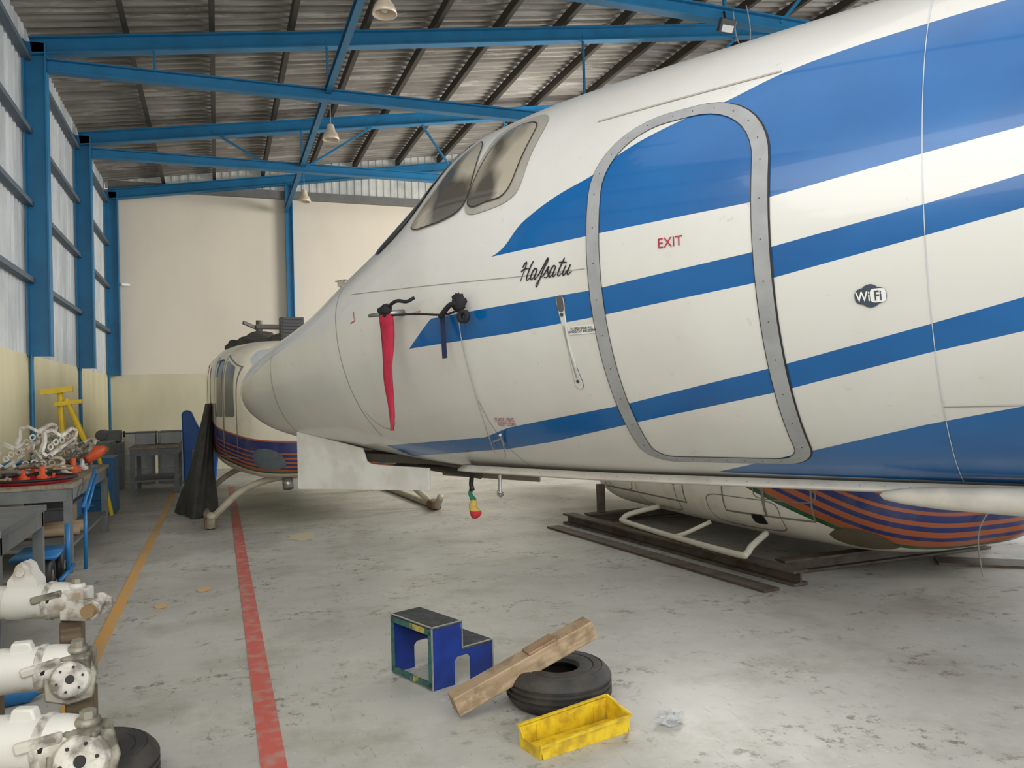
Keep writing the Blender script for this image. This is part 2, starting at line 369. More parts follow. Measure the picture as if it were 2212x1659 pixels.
# ------------------------------------------------------------ AIRCRAFT
AT=[(0,1.68,1.68,0,1.68),(.03,1.745,1.61,.07,1.685),(.1,1.80,1.54,.13,1.70),(.25,1.89,1.45,.225,1.725),(.57,2.04,1.344,.37,1.78),(1.0,2.154,1.275,.53,1.86),(1.35,2.24,1.242,.645,1.92),(1.67,2.343,1.217,.735,1.98),(2.17,2.603,1.162,.87,2.07),(2.5,2.78,1.128,.94,2.13),(2.8,2.99,1.107,.99,2.18),(3.25,3.30,1.097,1.06,2.24),(4.0,3.369,1.09,1.12,2.256),(4.8,3.384,1.095,1.14,2.256),(5.8,3.394,1.105,1.14,2.256),(7,3.394,1.116,1.14,2.256),(20,3.394,1.116,1.14,2.256)]
A=Loft(AT,lambda x,l,z:(x,-l,z))
def livery():
    m,nt,b=nodes('aircraft_livery'); co=objco(nt); sep=N(nt,'ShaderNodeSeparateXYZ'); nt.links.new(co,sep.inputs[0]); X=sep.outputs[0];Z=sep.outputs[2]
    fx=math_(nt,'DIVIDE',math_(nt,'SUBTRACT',X,2.0),6.0)
    def curve(pts,typ='VECTOR'):
        n=N(nt,'ShaderNodeFloatCurve'); c=n.mapping.curves[0]
        P=[((x-2)/6,(z-1)/2.5) for x,z in pts]
        P=[(0,P[0][1])]+P if P[0][0]>0.001 else P
        c.points[0].location=P[0]; c.points[1].location=(1,P[-1][1])
        for p in P[1:]:
            if p[0]<.999: c.points.new(*p)
        for p in c.points: p.handle_type=typ
        n.mapping.update(); nt.links.new(fx,n.inputs['Value'])
        return math_(nt,'ADD',math_(nt,'MULTIPLY',n.outputs[0],2.5),1.0)
    def stripe(x0,lo,up,typ='VECTOR'):
        a=math_(nt,'GREATER_THAN',Z,curve(lo)); c=math_(nt,'LESS_THAN',Z,curve(up,typ)); d=math_(nt,'GREATER_THAN',X,x0)
        return math_(nt,'MULTIPLY',math_(nt,'MULTIPLY',a,c),d)
    s1=stripe(3.71,[(3.71,2.30),(4.37,2.32),(5.06,2.34),(5.68,2.41),(5.98,2.44),(8,2.7)],[(3.71,2.30),(3.92,2.45),(4.10,2.54),(4.33,2.62),(4.45,2.69),(4.68,2.77),(4.90,2.82),(5.16,2.90),(5.43,2.94),(5.67,2.955),(5.95,2.965),(8,2.98)],'AUTO')
    s2=stripe(3.0,[(3.0,1.88),(3.78,1.91),(4.32,1.95),(5.06,2.02),(5.68,2.12),(5.98,2.17),(8,2.5)],[(3.0,1.88),(3.23,2.03),(4.31,2.07),(5.05,2.14),(5.69,2.23),(5.98,2.28),(8,2.62)])
    s3=stripe(2.24,[(2.24,1.28),(2.36,1.20),(3.41,1.29),(3.77,1.34),(4.30,1.44),(5.07,1.58),(5.65,1.71),(5.96,1.77),(8,2.2)],[(2.24,1.28),(3.30,1.36),(3.53,1.42),(4.34,1.54),(5.07,1.68),(5.66,1.81),(5.96,1.88),(8,2.32)])
    s4=stripe(4.6,[(4.6,1.185),(8,1.17)],[(4.6,1.185),(5.10,1.31),(5.61,1.44),(5.94,1.51),(8,1.95)])
    mk_=math_(nt,'MAXIMUM',math_(nt,'MAXIMUM',s1,s2),math_(nt,'MAXIMUM',s3,s4))
    white=mix(nt,math_(nt,'MULTIPLY',ramp(nt,noise(nt,scaled(nt,co,(1,1,.5)),1.5,7,.6),.42,.66),.3),S(205,204,200),S(180,176,166))
    sm=ramp(nt,noise(nt,co,11,8,.75),.62,.68); white=mix(nt,math_(nt,'MULTIPLY',sm,.22),white,S(130,124,112))
    bl=mix(nt,ramp(nt,noise(nt,co,2,5),.35,.65),S(0,92,156),S(0,82,144))
    nt.links.new(mix(nt,mk_,white,bl),b.inputs['Base Color'])
    b.inputs['Roughness'].default_value=.28; b.inputs['Coat Weight'].default_value=.4; b.inputs['Coat Roughness'].default_value=.06
    return m
LIV=livery()
ang=math.atan2(-.8437,.5376)
AC=emp('airliner','white regional jet fuselage with blue sweeping stripes and closed door','airplane',(.2139+.5376*.05,7.5107-.8437*.05,0),(0,0,ang))
st=[0,.004,.012,.03,.05,.075]+[.1+.025*i for i in range(12)]+[.4+.06*i for i in range(75)]
st=[x for x in st if x<4.9]+[4.9+.15*i for i in range(50)]
mk('fuselage',A.mesh(st,112),LIV,AC,True)
grey=paint('door_frame_grey',S(154,156,158),.55,.1,var=.3,scale=8)
line=paint('seam_dark',S(140,136,126),.6); darkline=paint('gap_dark',S(40,38,36),.7)
af=lambda off:(lambda x,s:A.pt(x,s/1.14,off))
sf=lambda off:(lambda x,z:A.sp(x,z,off))
out_=rrect(4.715,-1.19,.615,.418,.36,.15); inn=rrect(4.715,-1.14,.558,.353,.30,.10)
out2=rrect(4.717,-1.196,.619,.424,.364,.154); inn2=rrect(4.715,-1.137,.555,.350,.297,.097)
mk('cabin_door',fill(inn,af(.004),26,(4.715,-.3)),LIV,AC,True,label='oval-topped cabin door crossed by blue stripes')
mk('door_frame',ringstrip(out_,inn,af(.007),4),grey,AC,True,label='grey metal door surround with screws')
mk('door_gap',ringstrip(out2,out_,af(.005),1),darkline,AC,True); mk('door_seal',ringstrip(inn,inn2,af(.0075),1),darkline,AC,True)
mid=[((a[0]+b[0])/2,(a[1]+b[1])/2) for a,b in zip(out_,inn)]; acc=0
scm=paint('screw_grey',S(92,92,92),.5,.4)
for i in range(len(mid)):
    p,q=mid[i],mid[(i+1)%len(mid)]; acc+=math.dist(p,q)
    if acc>.085:
        acc=0; c=A.pt(q[0],q[1]/1.14,.006);d=A.pt(q[0],q[1]/1.14,.0085); mk('screw',cyl(c,d,.003,8),scm,AC)
def glassm():
    m,nt,b=nodes('cockpit_glass'); co=objco(nt)
    c=mix(nt,ramp(nt,noise(nt,scaled(nt,co,(1.6,1,.9)),2.4,2,.4),.44,.58),S(80,76,70),S(170,162,146))
    nt.links.new(c,b.inputs['Base Color']); b.inputs['Roughness'].default_value=.07; b.inputs['Coat Weight'].default_value=.7; b.inputs['Coat Roughness'].default_value=.03
    return m
frame_m=paint('window_frame',S(168,162,148),.45,.1)
GL=glassm(); GD=paint('glass_dark',S(48,50,52),.08,coat=.6)
def win(name,pts,tr_,off=.006,mat=GL,K=8):
    P=[(p[0]/100,p[1]/100) for p in pts]; L=[(p.x,p.y) for p in cat([(x,y,0) for x,y in P],6,True)]
    w=mk(name,fill(L,sf(off),K),mat,AC,True)
    c=(sum(p[0] for p in L)/len(L),sum(p[1] for p in L)/len(L)); G2=[]
    for p in L:
        d=Vector((p[0]-c[0],p[1]-c[1])); d=d.normalized()*tr_; G2.append((p[0]+d.x,p[1]+d.y))
    mk(name+'_seal',ringstrip(G2,L,sf(off+.002),2),darkline,AC,True)
w1=[(303,258),(308,266),(318,278),(325,294),(332,303),(337,304),(343,297),(348,280),(349,266),(344,259),(333,256),(321,255),(309,255)]
w2=[(351,262),(351,270),(353,286),(356,300),(362,305),(371,306),(380,303),(383,296),(382,280),(380,267),(375,261),(364,260),(356,259)]
w2t=[(349,259),(347,272),(349,290),(350,304),(356,310),(370,312),(383,309),(389,300),(388,280),(386,263),(378,257),(364,255),(354,255)]
P=[(p.x/100,p.y/100) for p in cat([(x,y,0) for x,y in w2t],6,True)]
mk('window_surround',fill(P,sf(.005),10),paint('win_surround',S(172,168,158),.4,.2),AC,True)
win('cockpit_window',w1,.007,.008); win('cockpit_window',w2,.007,.009)
L=[(2.55,RD(86)),(2.56,RD(60)),(2.57,RD(40)),(2.60,RD(29)),(2.66,RD(26)),(2.80,RD(27)),(2.95,RD(29)),(3.03,RD(32)),(3.10,RD(40)),(3.15,RD(50)),(3.17,RD(65)),(3.16,RD(86))]
L=[tuple(p) for p in dens(L+[L[0]],.05)[:-1]]
mk('windshield',fill(L,lambda u,v:A.pt(u,v,.008),12),GD,AC,True)
# seams
def seam(name,pts,w=.004,mat=line,off=.003): mk(name,ribbon(dens([(x/100,z/100) for x,z in pts],.03),w,sf(off)),mat,AC)
def ring_seam(name,xf_,p0,p1,w=.005,mat=line):
    P=[(xf_(p0+(p1-p0)*i/60),p0+(p1-p0)*i/60) for i in range(61)]
    V=[];F=[]
    for x,ph in P: V+=[tuple(A.pt(x-w/2,ph,.003)),tuple(A.pt(x+w/2,ph,.003))]
    for i in range(60): F.append((2*i,2*i+1,2*i+3,2*i+2))
    mk(name,(V,F),mat,AC)
ring_seam('panel_seam',lambda p:1.17+.07*p,-1.5,1.5)
ring_seam('panel_seam',lambda p:2.28-.05*p,-.9,.7)
ring_seam('panel_seam',lambda p:5.68,-1.5,1.5,.003,paint('seam_glint',S(190,196,202),.3))  # seam joint with its bright reflection painted in as a pale colour
ring_seam('panel_seam',lambda p:3.42,-1.5,-.62,.003)
seam('panel_seam',[(234,152),(238,145),(244,141),(252,140),(258,144),(263,151)],.003)
seam('panel_seam',[(568,151),(700,152)],.003); seam('panel_seam',[(245,225),(300,222),(386,218),(428,217)],.003)
seam('drain_groove',[(425,291),(514,291)],.010,paint('groove',S(166,161,150),.5))
seam('panel_seam',[(568,121),(700,122)],.003)
# handle
def cap_(x0,z0,x1,z1,r,n=8):
    out=[];d=Vector((x1-x0,z1-z0)).normalized();q=Vector((-d.y,d.x))
    for i in range(n+1):
        a_=-pi/2+pi*i/n; v=d*math.cos(a_)+q*math.sin(a_); out.append((x1+v.x*r,z1+v.y*r))
    for i in range(n+1):
        a_=pi/2+pi*i/n; v=d*math.cos(a_)+q*math.sin(a_); out.append((x0+v.x*r,z0+v.y*r))
    return out
chrome=paint('brushed_metal',S(170,170,168),.3,.8)
mk('handle_recess',fill(cap_(4.125,2.04,4.125,1.645,.0245),sf(.003),4),paint('recess_grey',S(76,74,72),.6),AC)
mk('door_handle',fill(cap_(4.125,2.04,4.125,1.645,.0228),sf(.0042),4),paint('handle_white',S(196,196,193),.35),AC,label='white flush door handle in slot')
mk('handle_slot',fill(cap_(4.125,1.92,4.125,1.68,.004),sf(.006),2),paint('slot_grey',S(140,140,136),.5),AC)
mk('handle_grip',fill(cap_(4.125,2.045,4.125,2.005,.018),sf(.006),3),paint('grip_dark',S(84,84,86),.4),AC)
for z,r in ((1.975,.009),(1.66,.008)): mk('handle_button',cyl(A.sp(4.125,z,.003),A.sp(4.125,z,.008),r,14),paint('button_dark',S(90,90,92),.35,.6),AC)
# lettering
blk=paint('ink_black',S(28,28,34),.5,var=.05); redk=paint('ink_red',S(160,30,54),.5,var=.1); wht=paint('ink_white',S(225,225,222),.5,var=.05)
def decal(name,body,cx,cz,size,mat,off=.006,sx=1,shear=0,bold=0,label=None):
    V,F=textgeo(body,size,shear,bold); mk(name,([tuple(A.sp(cx+v[0]*sx,cz+v[1],off)) for v in V],F),mat,AC,label=label)
decal('exit_lettering','EXIT',4.715,2.228,.060,redk,.009,.94,label='red EXIT lettering')
decal('placard_lettering','TO OPEN DOOR PULL\nHANDLE OUT AND DOWN',4.222,1.898,.0165,blk,.0065,.76,0,.0003)
mk('placard',fill([(4.145,1.878),(4.22,1.878),(4.295,1.878),(4.295,1.898),(4.295,1.918),(4.22,1.918),(4.145,1.918),(4.145,1.898)],sf(.004),2),paint('placard_white',S(212,212,208),.5,var=.1),AC)
decal('placard_lettering','STATIC VENT\nKEEP CLEAR',3.54,1.455,.03,redk,.005,.8)
decal('placard_lettering','HOT',3.13,2.07,.03,redk,.006,1)
H=[[(0.0,.72),(.05,.9),(.13,.98),(.13,.5),(.06,0)],[(.46,1.0),(.38,.55),(.34,.12),(.4,0),(.5,.1)],[(-.03,.42),(.12,.52),(.4,.52)],
[(.76,.42),(.64,.47),(.55,.3),(.54,.1),(.6,0),(.7,.12),(.77,.42)],[(.77,.42),(.73,.1),(.78,0),(.88,.12)],
[(.88,.12),(1.02,.5),(1.1,.9),(1.14,1.02),(1.17,.85),(1.08,.4),(.98,-.28),(.93,-.42),(.9,-.25),(1.02,0),(1.16,.12)],
[(1.16,.12),(1.3,.48),(1.3,.3),(1.38,.12),(1.32,0),(1.2,.03)],[(1.38,.04),(1.44,.1)],
[(1.64,.42),(1.53,.47),(1.44,.3),(1.43,.1),(1.49,0),(1.58,.12),(1.65,.42)],[(1.65,.42),(1.61,.1),(1.66,0),(1.76,.12)],
[(1.95,.9),(1.85,.3),(1.84,.06),(1.9,0),(2.0,.1)],[(1.74,.58),(2.12,.64)],
[(2.12,.42),(2.06,.12),(2.12,0),(2.22,.12),(2.32,.42)],[(2.32,.42),(2.27,.1),(2.33,0),(2.46,.12)]]
g=[]
for s_ in H:
    P=cat([(x,y*(1.2 if 0<y<.6 else 1),0) for x,y in s_],5); pts=[(3.895+(p.x+.3*p.y)*.125,2.155+p.y*.088) for p in P]
    nn_=len(pts); g.append(ribbon(pts,[.0040+.0038*abs(math.sin(3.1*i/nn_+.6)) for i in range(nn_)],sf(.005)))
mk('script_lettering',J(*g),blk,AC,label='black brush script lettering on white paint')
def ell(cx,cz,a_,b_,n=32,e=2.0):
    return [(cx+a_*math.copysign(abs(math.cos(t))**(2/e),math.cos(t)),cz+b_*math.copysign(abs(math.sin(t))**(2/e),math.sin(t))) for t in [2*pi*i/n for i in range(n)]]
cx,cz=5.487,1.93
gr=paint('ink_slate',S(56,70,84),.5,var=.05)
mk('wireless_logo_oval',J(fill(ell(cx,cz,.055,.031,32,3),sf(.004),3),fill(ell(cx,cz,.037,.042),sf(.0045),3)),gr,AC,label='dark oval wireless logo')
mk('wireless_logo_inset',fill(ell(cx+.026,cz,.027,.025,32,4),sf(.0055),3),wht,AC)
decal('logo_lettering','Wi',cx-.026,cz-.002,.05,wht,.0065,.8,0,.0008); decal('logo_lettering','Fi',cx+.026,cz-.002,.05,gr,.0072,.8,0,.0008)
# pitot covers and straps
nylon=paint('strap_black',S(24,24,28),.8,bump=.3); navy=paint('strap_navy',S(24,34,66),.8)
redc=paint('cover_red',S(168,30,58),.85,var=.5,scale=12,bump=.3)
p0=A.sp(3.0,2.085,.0); nrm=(A.sp(3.0,2.085,.1)-p0)/.1
mk('pitot_probe',tube([p0,p0+nrm*.09,p0+nrm*.1+Vector((-.06,0,.0)),p0+nrm*.1+Vector((-.16,0,.0))],[.02,.016,.013,.01],10),chrome,AC,True)
c0=p0+nrm*.1
V=[];F=[]
for i in range(17):
    t=i/16; w=.048*(1-t)**.8+.009; z=c0.z-.005-.65*t; xx=c0.x-.025+.025*t; yy=c0.y+.008*math.sin(t*9)
    for k in range(8):
        a_=2*pi*k/8; V.append((xx+w*math.cos(a_),yy+.012*math.sin(a_)+.004*math.sin(3*a_+t*9),z))
for i in range(16):
    for k in range(8): F.append((i*8+k,i*8+(k+1)%8,(i+1)*8+(k+1)%8,(i+1)*8+k))
F.append(tuple(range(8)))
mk('pitot_cover_streamer',(V,F),redc,AC,True,label='long red fabric warning streamer')
def blob(c,r,seed=1,sc=(1,1,1),j=.25):
    rnd=random.Random(seed);V=[];F=[];n=10
    for i in range(n+1):
        th=pi*i/n
        for k in range(12):
            a_=2*pi*k/12; q=r*(1+j*rnd.uniform(-1,1)) if 0<i<n else r
            V.append((c[0]+sc[0]*q*math.sin(th)*math.cos(a_),c[1]+sc[1]*q*math.sin(th)*math.sin(a_),c[2]+sc[2]*q*math.cos(th)))
    for i in range(n):
        for k in range(12): F.append((i*12+k,i*12+(k+1)%12,(i+1)*12+(k+1)%12,(i+1)*12+k))
    return V,F
mk('pitot_cover',J(blob(c0+Vector((-.03,0,.02)),.034,2,(1.4,.7,1)),tube(cat([c0+Vector((-.02,0,.03)),c0+Vector((.08,-.02,.06)),c0+Vector((.16,-.02,.05)),c0+Vector((.2,0,.07))],5),.010,8)),nylon,AC,True,label='black fabric probe cover')
c1=A.sp(3.52,2.06,.06)
mk('probe_strap',tube(cat([c0+Vector((-.05,0,-.01)),c0+Vector((.2,0,-.02)),c1+Vector((-.1,0,-.02)),c1],6),.006,8),nylon,AC,True)
mk('vane_cover',J(blob(c1+Vector((0,0,.035)),.038,3,(1.2,.6,1.2)),tube(cat([c1+Vector((-.13,0,-.03)),c1+Vector((-.05,-.02,.02)),c1+Vector((.0,-.02,.03))],5),.014,8),xf(rev([(.015,-.012),(.036,-.012),(.036,.012),(.015,.012)],16,'Y',True),Matrix.Translation(c1+Vector((.03,0,-.04))))),nylon,AC,True,label='black fabric vane cover with strap')
c2=A.sp(3.36,2.05,.03)
mk('hanging_strap',bar(c2,c2+Vector((.01,0,-.24)),.03,.006,(0,1,0)),navy,AC,label='short navy strap hanging down')
P=[A.sp(x,z,.02) for x,z in ((3.47,2.04),(3.46,1.9),(3.45,1.7),(3.41,1.5),(3.36,1.38),(3.30,1.28),(3.34,1.25),(3.42,1.33),(3.47,1.40))]
mk('tether_cord',tube(cat(P,6),.0028,6),cordm,AC,True)
mk('static_vent',J(tube([A.sp(3.42,1.33,.01),A.sp(3.47,1.40,.03)],.008,8),tube([A.sp(3.445,1.365,.01),A.sp(3.38,1.36,.03)],.005,8)),chrome,AC)
q=A.sp(2.14,2.35,0); mk('nose_bracket',J(box((q.x,q.y,q.z+.02),(.05,.02,.04)),box((q.x,q.y,q.z+.04),(.1,.02,.008))),frame_m,AC)
seam('red_marking',[(250,214),(251,208),(246,207)],.006,redk,.004)
# belly lip and fairings
bm_=paint('belly_white',S(186,182,172),.5,var=.4,scale=5)
V=[];F=[];NN=50
for i in range(NN+1):
    x=2.9+3.3*i/NN; zc=A.raw(x,-pi/2+.25).z
    for dy,dz in ((-.42,.035),(-.47,.01),(-.472,-.0),(-.36,-.02),(.36,-.02),(.472,0),(.47,.01),(.42,.035)): V.append((x,dy,zc-.005+dz))
for i in range(NN):
    for k in range(7): F.append((i*8+k,(i+1)*8+k,(i+1)*8+k+1,i*8+k+1))
F.append(tuple(range(8)))
mk('belly_panel',(V,F),bm_,AC,True)
for i in range(30):
    x=3.0+3.1*i/30; zc=A.raw(x,-pi/2+.25).z; mk('rivet',cyl((x,-.45,zc+.013),(x,-.455,zc+.008),.0045,6),line,AC)
prof=[(0,5.36),(.02,5.38),(.035,5.46),(.048,5.60),(.058,5.9),(.07,6.5),(.09,12)]
mk('underbody_fairing',tr(rev([(r,x) for r,x in prof],28,'X'),0,-.48,1.115),bm_,AC,True,label='rounded white underbody fairing')
gd=[(1.10,1.36),(1.5,1.30),(1.84,1.245),(1.862,1.20),(1.88,1.155),(1.92,1.135),(2.0,1.128),(2.5,1.122),(2.5,.97),(1.8,.94),(1.10,.91)]
dirtyw=paint('gear_door_white',S(214,213,209),.45,var=.3,dark=S(160,152,136),scale=5)
mk('nose_gear_door',plate(gd,.02,'XZ',-.30),dirtyw,AC,bev=.004,label='white L-shaped nose gear door')
mk('nose_gear_door',plate([(2.1,1.15),(3.0,1.12),(3.0,.99),(2.1,1.0)],.02,'XZ',.28),paint('bay_brown',S(130,122,108),.6),AC)
mk('gear_bay',J(box((2.1,0,1.17),(1.9,.5,.06)),cyl((2.1,-.25,1.1),(2.1,.25,1.1),.03,12),cyl((1.9,0,1.12),(2.7,0,1.05),.025,12)),paint('bay_dark',S(70,66,58),.7),AC)
mk('drain_hose',tube(cat([(2.86,-.2,1.12),(2.80,-.2,1.09),(2.78,-.2,1.02),(2.79,-.2,.97)],6),.016,10),dk,AC,True)
def flagm():
    m,nt,b=nodes('tricolour_rag'); sep=N(nt,'ShaderNodeSeparateXYZ'); nt.links.new(objco(nt),sep.inputs[0]); Z=sep.outputs[2]
    c=mix(nt,math_(nt,'GREATER_THAN',Z,.84),S(180,44,44),S(200,168,90)); c=mix(nt,math_(nt,'GREATER_THAN',Z,.91),c,S(40,120,90)); nt.links.new(c,b.inputs['Base Color']); b.inputs['Roughness'].default_value=.8; return m
mk('tape_tail',tube(cat([(2.79,-.2,1.0),(2.77,-.2,.95),(2.80,-.2,.9),(2.79,-.2,.86),(2.83,-.2,.80)],5),[.014]*8+[.02]*4+[.026]*4+[.03,.034,.038,.036,.02],8),flagm(),AC,True,label='green yellow and red tape tail')
mk('drain_mast',J(cyl((3.1,-.3,1.1),(3.1,-.3,.99),.012,10),blob((3.1,-.3,.98),.022,5)),chrome,AC)
# ------------------------------------------------------------ HELICOPTERS
HT=[(0,.60,.42,0,.5),(.03,.72,.26,.40,.5),(.1,.84,.13,.66,.52),(.28,1.02,.05,.92,.56),(.55,1.20,.01,1.07,.64),(.70,1.50,0,1.12,.7),(.88,1.78,0,1.18,.78),(1.15,1.88,0,1.26,.85),(1.6,1.90,0,1.35,.95),(2.3,1.92,0,1.38,.98),(4.0,1.92,.0,1.38,1.0),(4.8,1.9,.12,1.2,1.1),(6.2,1.8,.6,.6,1.3),(7.2,1.7,1.0,.35,1.4),(8.2,1.68,1.1,.3,1.42)]
HLA=Loft(HT,lambda s,l,z:(l,s,z),5.0)
HT2=[(s,a,b,w*1.06,min(c,.62)) for s,a,b,w,c in HT]
HLB=Loft(HT2,lambda s,l,z:(l,s,z),3.4)
def heli_mat(name,slope,z0,z1,cream,ym):
    m,nt,b=nodes(name); co=objco(nt); sep=N(nt,'ShaderNodeSeparateXYZ'); nt.links.new(co,sep.inputs[0])
    y=math_(nt,'MINIMUM',sep.outputs[1],ym)
    t=math_(nt,'DIVIDE',math_(nt,'SUBTRACT',math_(nt,'SUBTRACT',sep.outputs[2],math_(nt,'MULTIPLY',y,slope)),z0),z1-z0)
    r=N(nt,'ShaderNodeValToRGB'); cr=r.color_ramp; cr.interpolation='CONSTANT'
    o=S(176,92,50);bl=S(34,46,108);gn=S(24,88,58)
    stops=[(.001,gn),(.06,o),(.15,bl),(.20,o),(.27,bl),(.33,o),(.38,bl),(.46,o),(.50,bl),(.60,o),(.64,bl),(.95,o)]
    cr.elements[0].position=0; cr.elements[0].color=(*cream,1); cr.elements[1].position=.999; cr.elements[1].color=(*cream,1)
    for p,c in stops:
        e_=cr.elements.new(p); e_.color=(*c,1)
    nt.links.new(t,r.inputs[0])
    c=mix(nt,math_(nt,'MULTIPLY',ramp(nt,noise(nt,co,3,7),.5,.7),.25),r.outputs[0],S(150,136,112))
    nt.links.new(c,b.inputs['Base Color']); b.inputs['Roughness'].default_value=.35; b.inputs['Coat Weight'].default_value=.3; return m
HG=paint('heli_glass',S(96,106,112),.08,coat=.5); HP=paint('heli_glass_pale',S(190,202,206),.12,coat=.4); HO=paint('opening_brown',S(104,94,74),.7)
skm=paint('skid_beige',S(190,181,160),.5,var=.4)
tarp=paint('tarp_dark',S(72,72,66),.85,var=.6,dark=S(42,42,38),bump=.4,scale=4)
def heli(loc,rz,mat,label,full,HL):
    e=emp('helicopter',label,'helicopter',loc,(0,0,rz))
    st=[0,.008,.02,.03,.05,.075,.1]+[.15+.05*i for i in range(161)]
    st=[s for s in st if s<8.2]
    mk('fuselage',HL.mesh(st,96),mat,e,'a')
    hs=lambda sgn,off:(lambda s,z:(lambda p:(sgn*p[0],p[1],p[2]))(tuple(HL.sp(s,z,off))))
    ph=lambda off,sgn:(lambda u,v:(lambda p:(sgn*p[0],p[1],p[2]))(tuple(HL.pt(u,v,off))))
    for sgn in (-1,1):
        def pan(name,pts,m_,off=.006):
            L=[(p.x,p.y) for p in cat([(a_,b_,0) for a_,b_ in dens(pts+[pts[0]],.12)[:-1]],2,True)]
            mk(name,fill(L,hs(sgn,off),5),m_,e,True)
        if full: pan('chin_window',[(.10,.2),(.10,.36),(.2,.44),(.34,.40),(.36,.26),(.25,.16)],HG)
        elif sgn<0: pan('chin_window',[(.26,.13),(.30,.24),(.5,.28),(.68,.2),(.62,.12),(.45,.09)],HO)
        pan('cockpit_door_window',[(.82,.85),(.88,1.5),(1.12,1.6),(1.14,.85)],HG)
        pan('cockpit_door_window',[(1.26,.85),(1.26,1.62),(1.6,1.64),(1.6,.85)],HG)
        pan('cabin_door_window',[(2.5,1.0),(2.5,1.6),(3.1,1.6),(3.1,1.0)],HG); pan('cabin_door_window',[(3.3,1.0),(3.3,1.6),(3.9,1.6),(3.9,1.0)],HG)
        for s0,s1 in ((.74,1.19),(1.20,1.68),(2.32,4.1)):
            pth=dens([(s0,.3),(s0+.01,.9),(s0+.05,1.5),(s1,1.68),(s1,.3),(s0,.3)],.06); mk('door_seam',ribbon(pth,.018,hs(sgn,.004)),line,e)
        L=[(.59,RD(84)),(.59,RD(70)),(.62,RD(56)),(.80,RD(54)),(.85,RD(66)),(.85,RD(84))]
        L=[tuple(p) for p in dens(L+[L[0]],.06)[:-1]]
        mk('windshield',fill(L,ph(.008,sgn),8),HP,e,True)
    if full:
        C=Loft([(0,1.95,1.7,.1,1.8),(.3,2.08,1.7,.35,1.85),(.9,2.16,1.7,.5,1.9),(2.2,2.18,1.7,.5,1.9),(3.6,2.0,1.6,.4,1.8),(4.4,1.8,1.5,.2,1.65)],lambda s,l,z:(l,s+1.9,z),2.6)
        mk('engine_cowling',C.mesh([i*.11 for i in range(40)],32),mat,e,True)
        rm=paint('mast_metal',S(100,96,88),.5,.5)
        mk('rotor_mast',cyl((0,3.0,1.9),(0,3.0,2.34),.07),rm,e); mk('rotor_yoke',J(box((-.1,3.0,2.24),(1.1,.14,.07)),cyl((-.6,3.0,2.16),(-.6,3.0,2.34),.05),cyl((.4,3.0,2.16),(.4,3.0,2.34),.05),bar((-.6,3.0,2.2),(-.85,2.9,2.3),.05,.05)),rm,e)
        mk('swashplate',J(cyl((0,3.0,2.10),(0,3.0,2.15),.22,24),cyl((-.2,2.95,2.1),(-.24,2.95,2.3),.02,8),cyl((.2,2.95,2.1),(.24,2.95,2.3),.02,8)),rm,e)
        for i,(x,y,z,r,s3) in enumerate(((-.80,2.2,1.90,.20,(1.1,1.3,.7)),(-.60,2.6,1.96,.25,(1.2,1.3,.7)),(-.98,2.9,1.88,.18,(.9,1.4,.8)),(-.32,2.3,1.96,.17,(1.3,1.0,.7)))):
            V,F=blob((x,y,z),r,7+i,s3,.26); mk('engine_cover',(V,F),tarp if i%2==0 else paint('cover_olive',S(92,90,78),.85,bump=.4),e,True,label='dark fabric cover draped over the engine deck',sub=1)
        mk('louvred_box',J(box((-.22,2.1,2.12),(.34,.2,.36)),*[box((-.22,1.99,1.98+.05*i),(.28,.02,.028)) for i in range(7)]),paint('box_grey',S(84,84,84),.6),e,label='dark louvred box on the engine deck')  # separate louvred box, attached to the helicopter as a child
        for sgn in (-1,1):
            X=1.5*sgn
            mk('landing_skid',tube(cat([(X,.30,-.36),(X,.45,-.49),(X,.65,-.52),(X,2,-.52),(X,4.2,-.52)],5),.048,12),skm,e,True)
            mk('skid_foot',box((X,.62,-.50),(.14,.3,.12)),paint('foot_rust',S(130,108,80),.8),e,bev=.02)
        for Y in (.75,3.4):
            mk('cross_tube',tube(cat([(-1.5,Y,-.5),(-1.38,Y,-.38),(-1.1,Y,-.14),(-.7,Y,.0),(0,Y,.04),(.7,Y,.0),(1.1,Y,-.14),(1.38,Y,-.38),(1.5,Y,-.5)],6),.045,12),skm,e,True)
        mk('landing_light',cyl((-.55,.42,.02),(-.55,.36,-.1),.07,16),chrome,e,True)
    else:
        s0=1.0; X=-1.70
        cm=paint('step_cream',S(230,224,206),.4)
        mk('boarding_step',J(tube(cat([(-1.30,s0+.22,.14),(X+.12,s0+.06,.08),(X+.03,s0+.02,.03),(X,s0+.12,0.01),(X,s0+1.1,0.0),(X,s0+2.1,.01),(X+.03,s0+2.22,.03),(X+.12,s0+2.2,.08),(-1.30,s0+2.05,.16)],6),.029,10),tube(cat([(X,s0+1.15,.0),(X+.12,s0+1.1,.03),(-1.35,s0+1.0,.14)],4),.022,8)),cm,e,True)
        for a0,b0,w0,h0 in ((1.5,.3,.45,.15),(2.9,.34,.42,.17),(1.0,.55,.3,.1),(3.7,.5,.3,.2)):
            mk('access_panel_seam',ringstrip(ell(a0,b0,w0,h0,28,5),ell(a0,b0,w0-.009,h0-.009,28,5),hs(-1,.004),1),line,e,True)
        mk('vent_opening',fill(ell(1.3,.26,.07,.045,20,5),hs(-1,.007),2),dk,e)
        mk('vent_opening',fill(ell(2.5,.5,.05,.03,20,5),hs(-1,.007),2),dk,e)
        mk('tie_down_cord',tube(cat([tuple(HL.pt(.02,RD(30),.02)),(-.2,-.03,.3),(-.22,-.05,-.1)],6),.006,6),cordm,e)
    return e
cream=S(238,230,210)
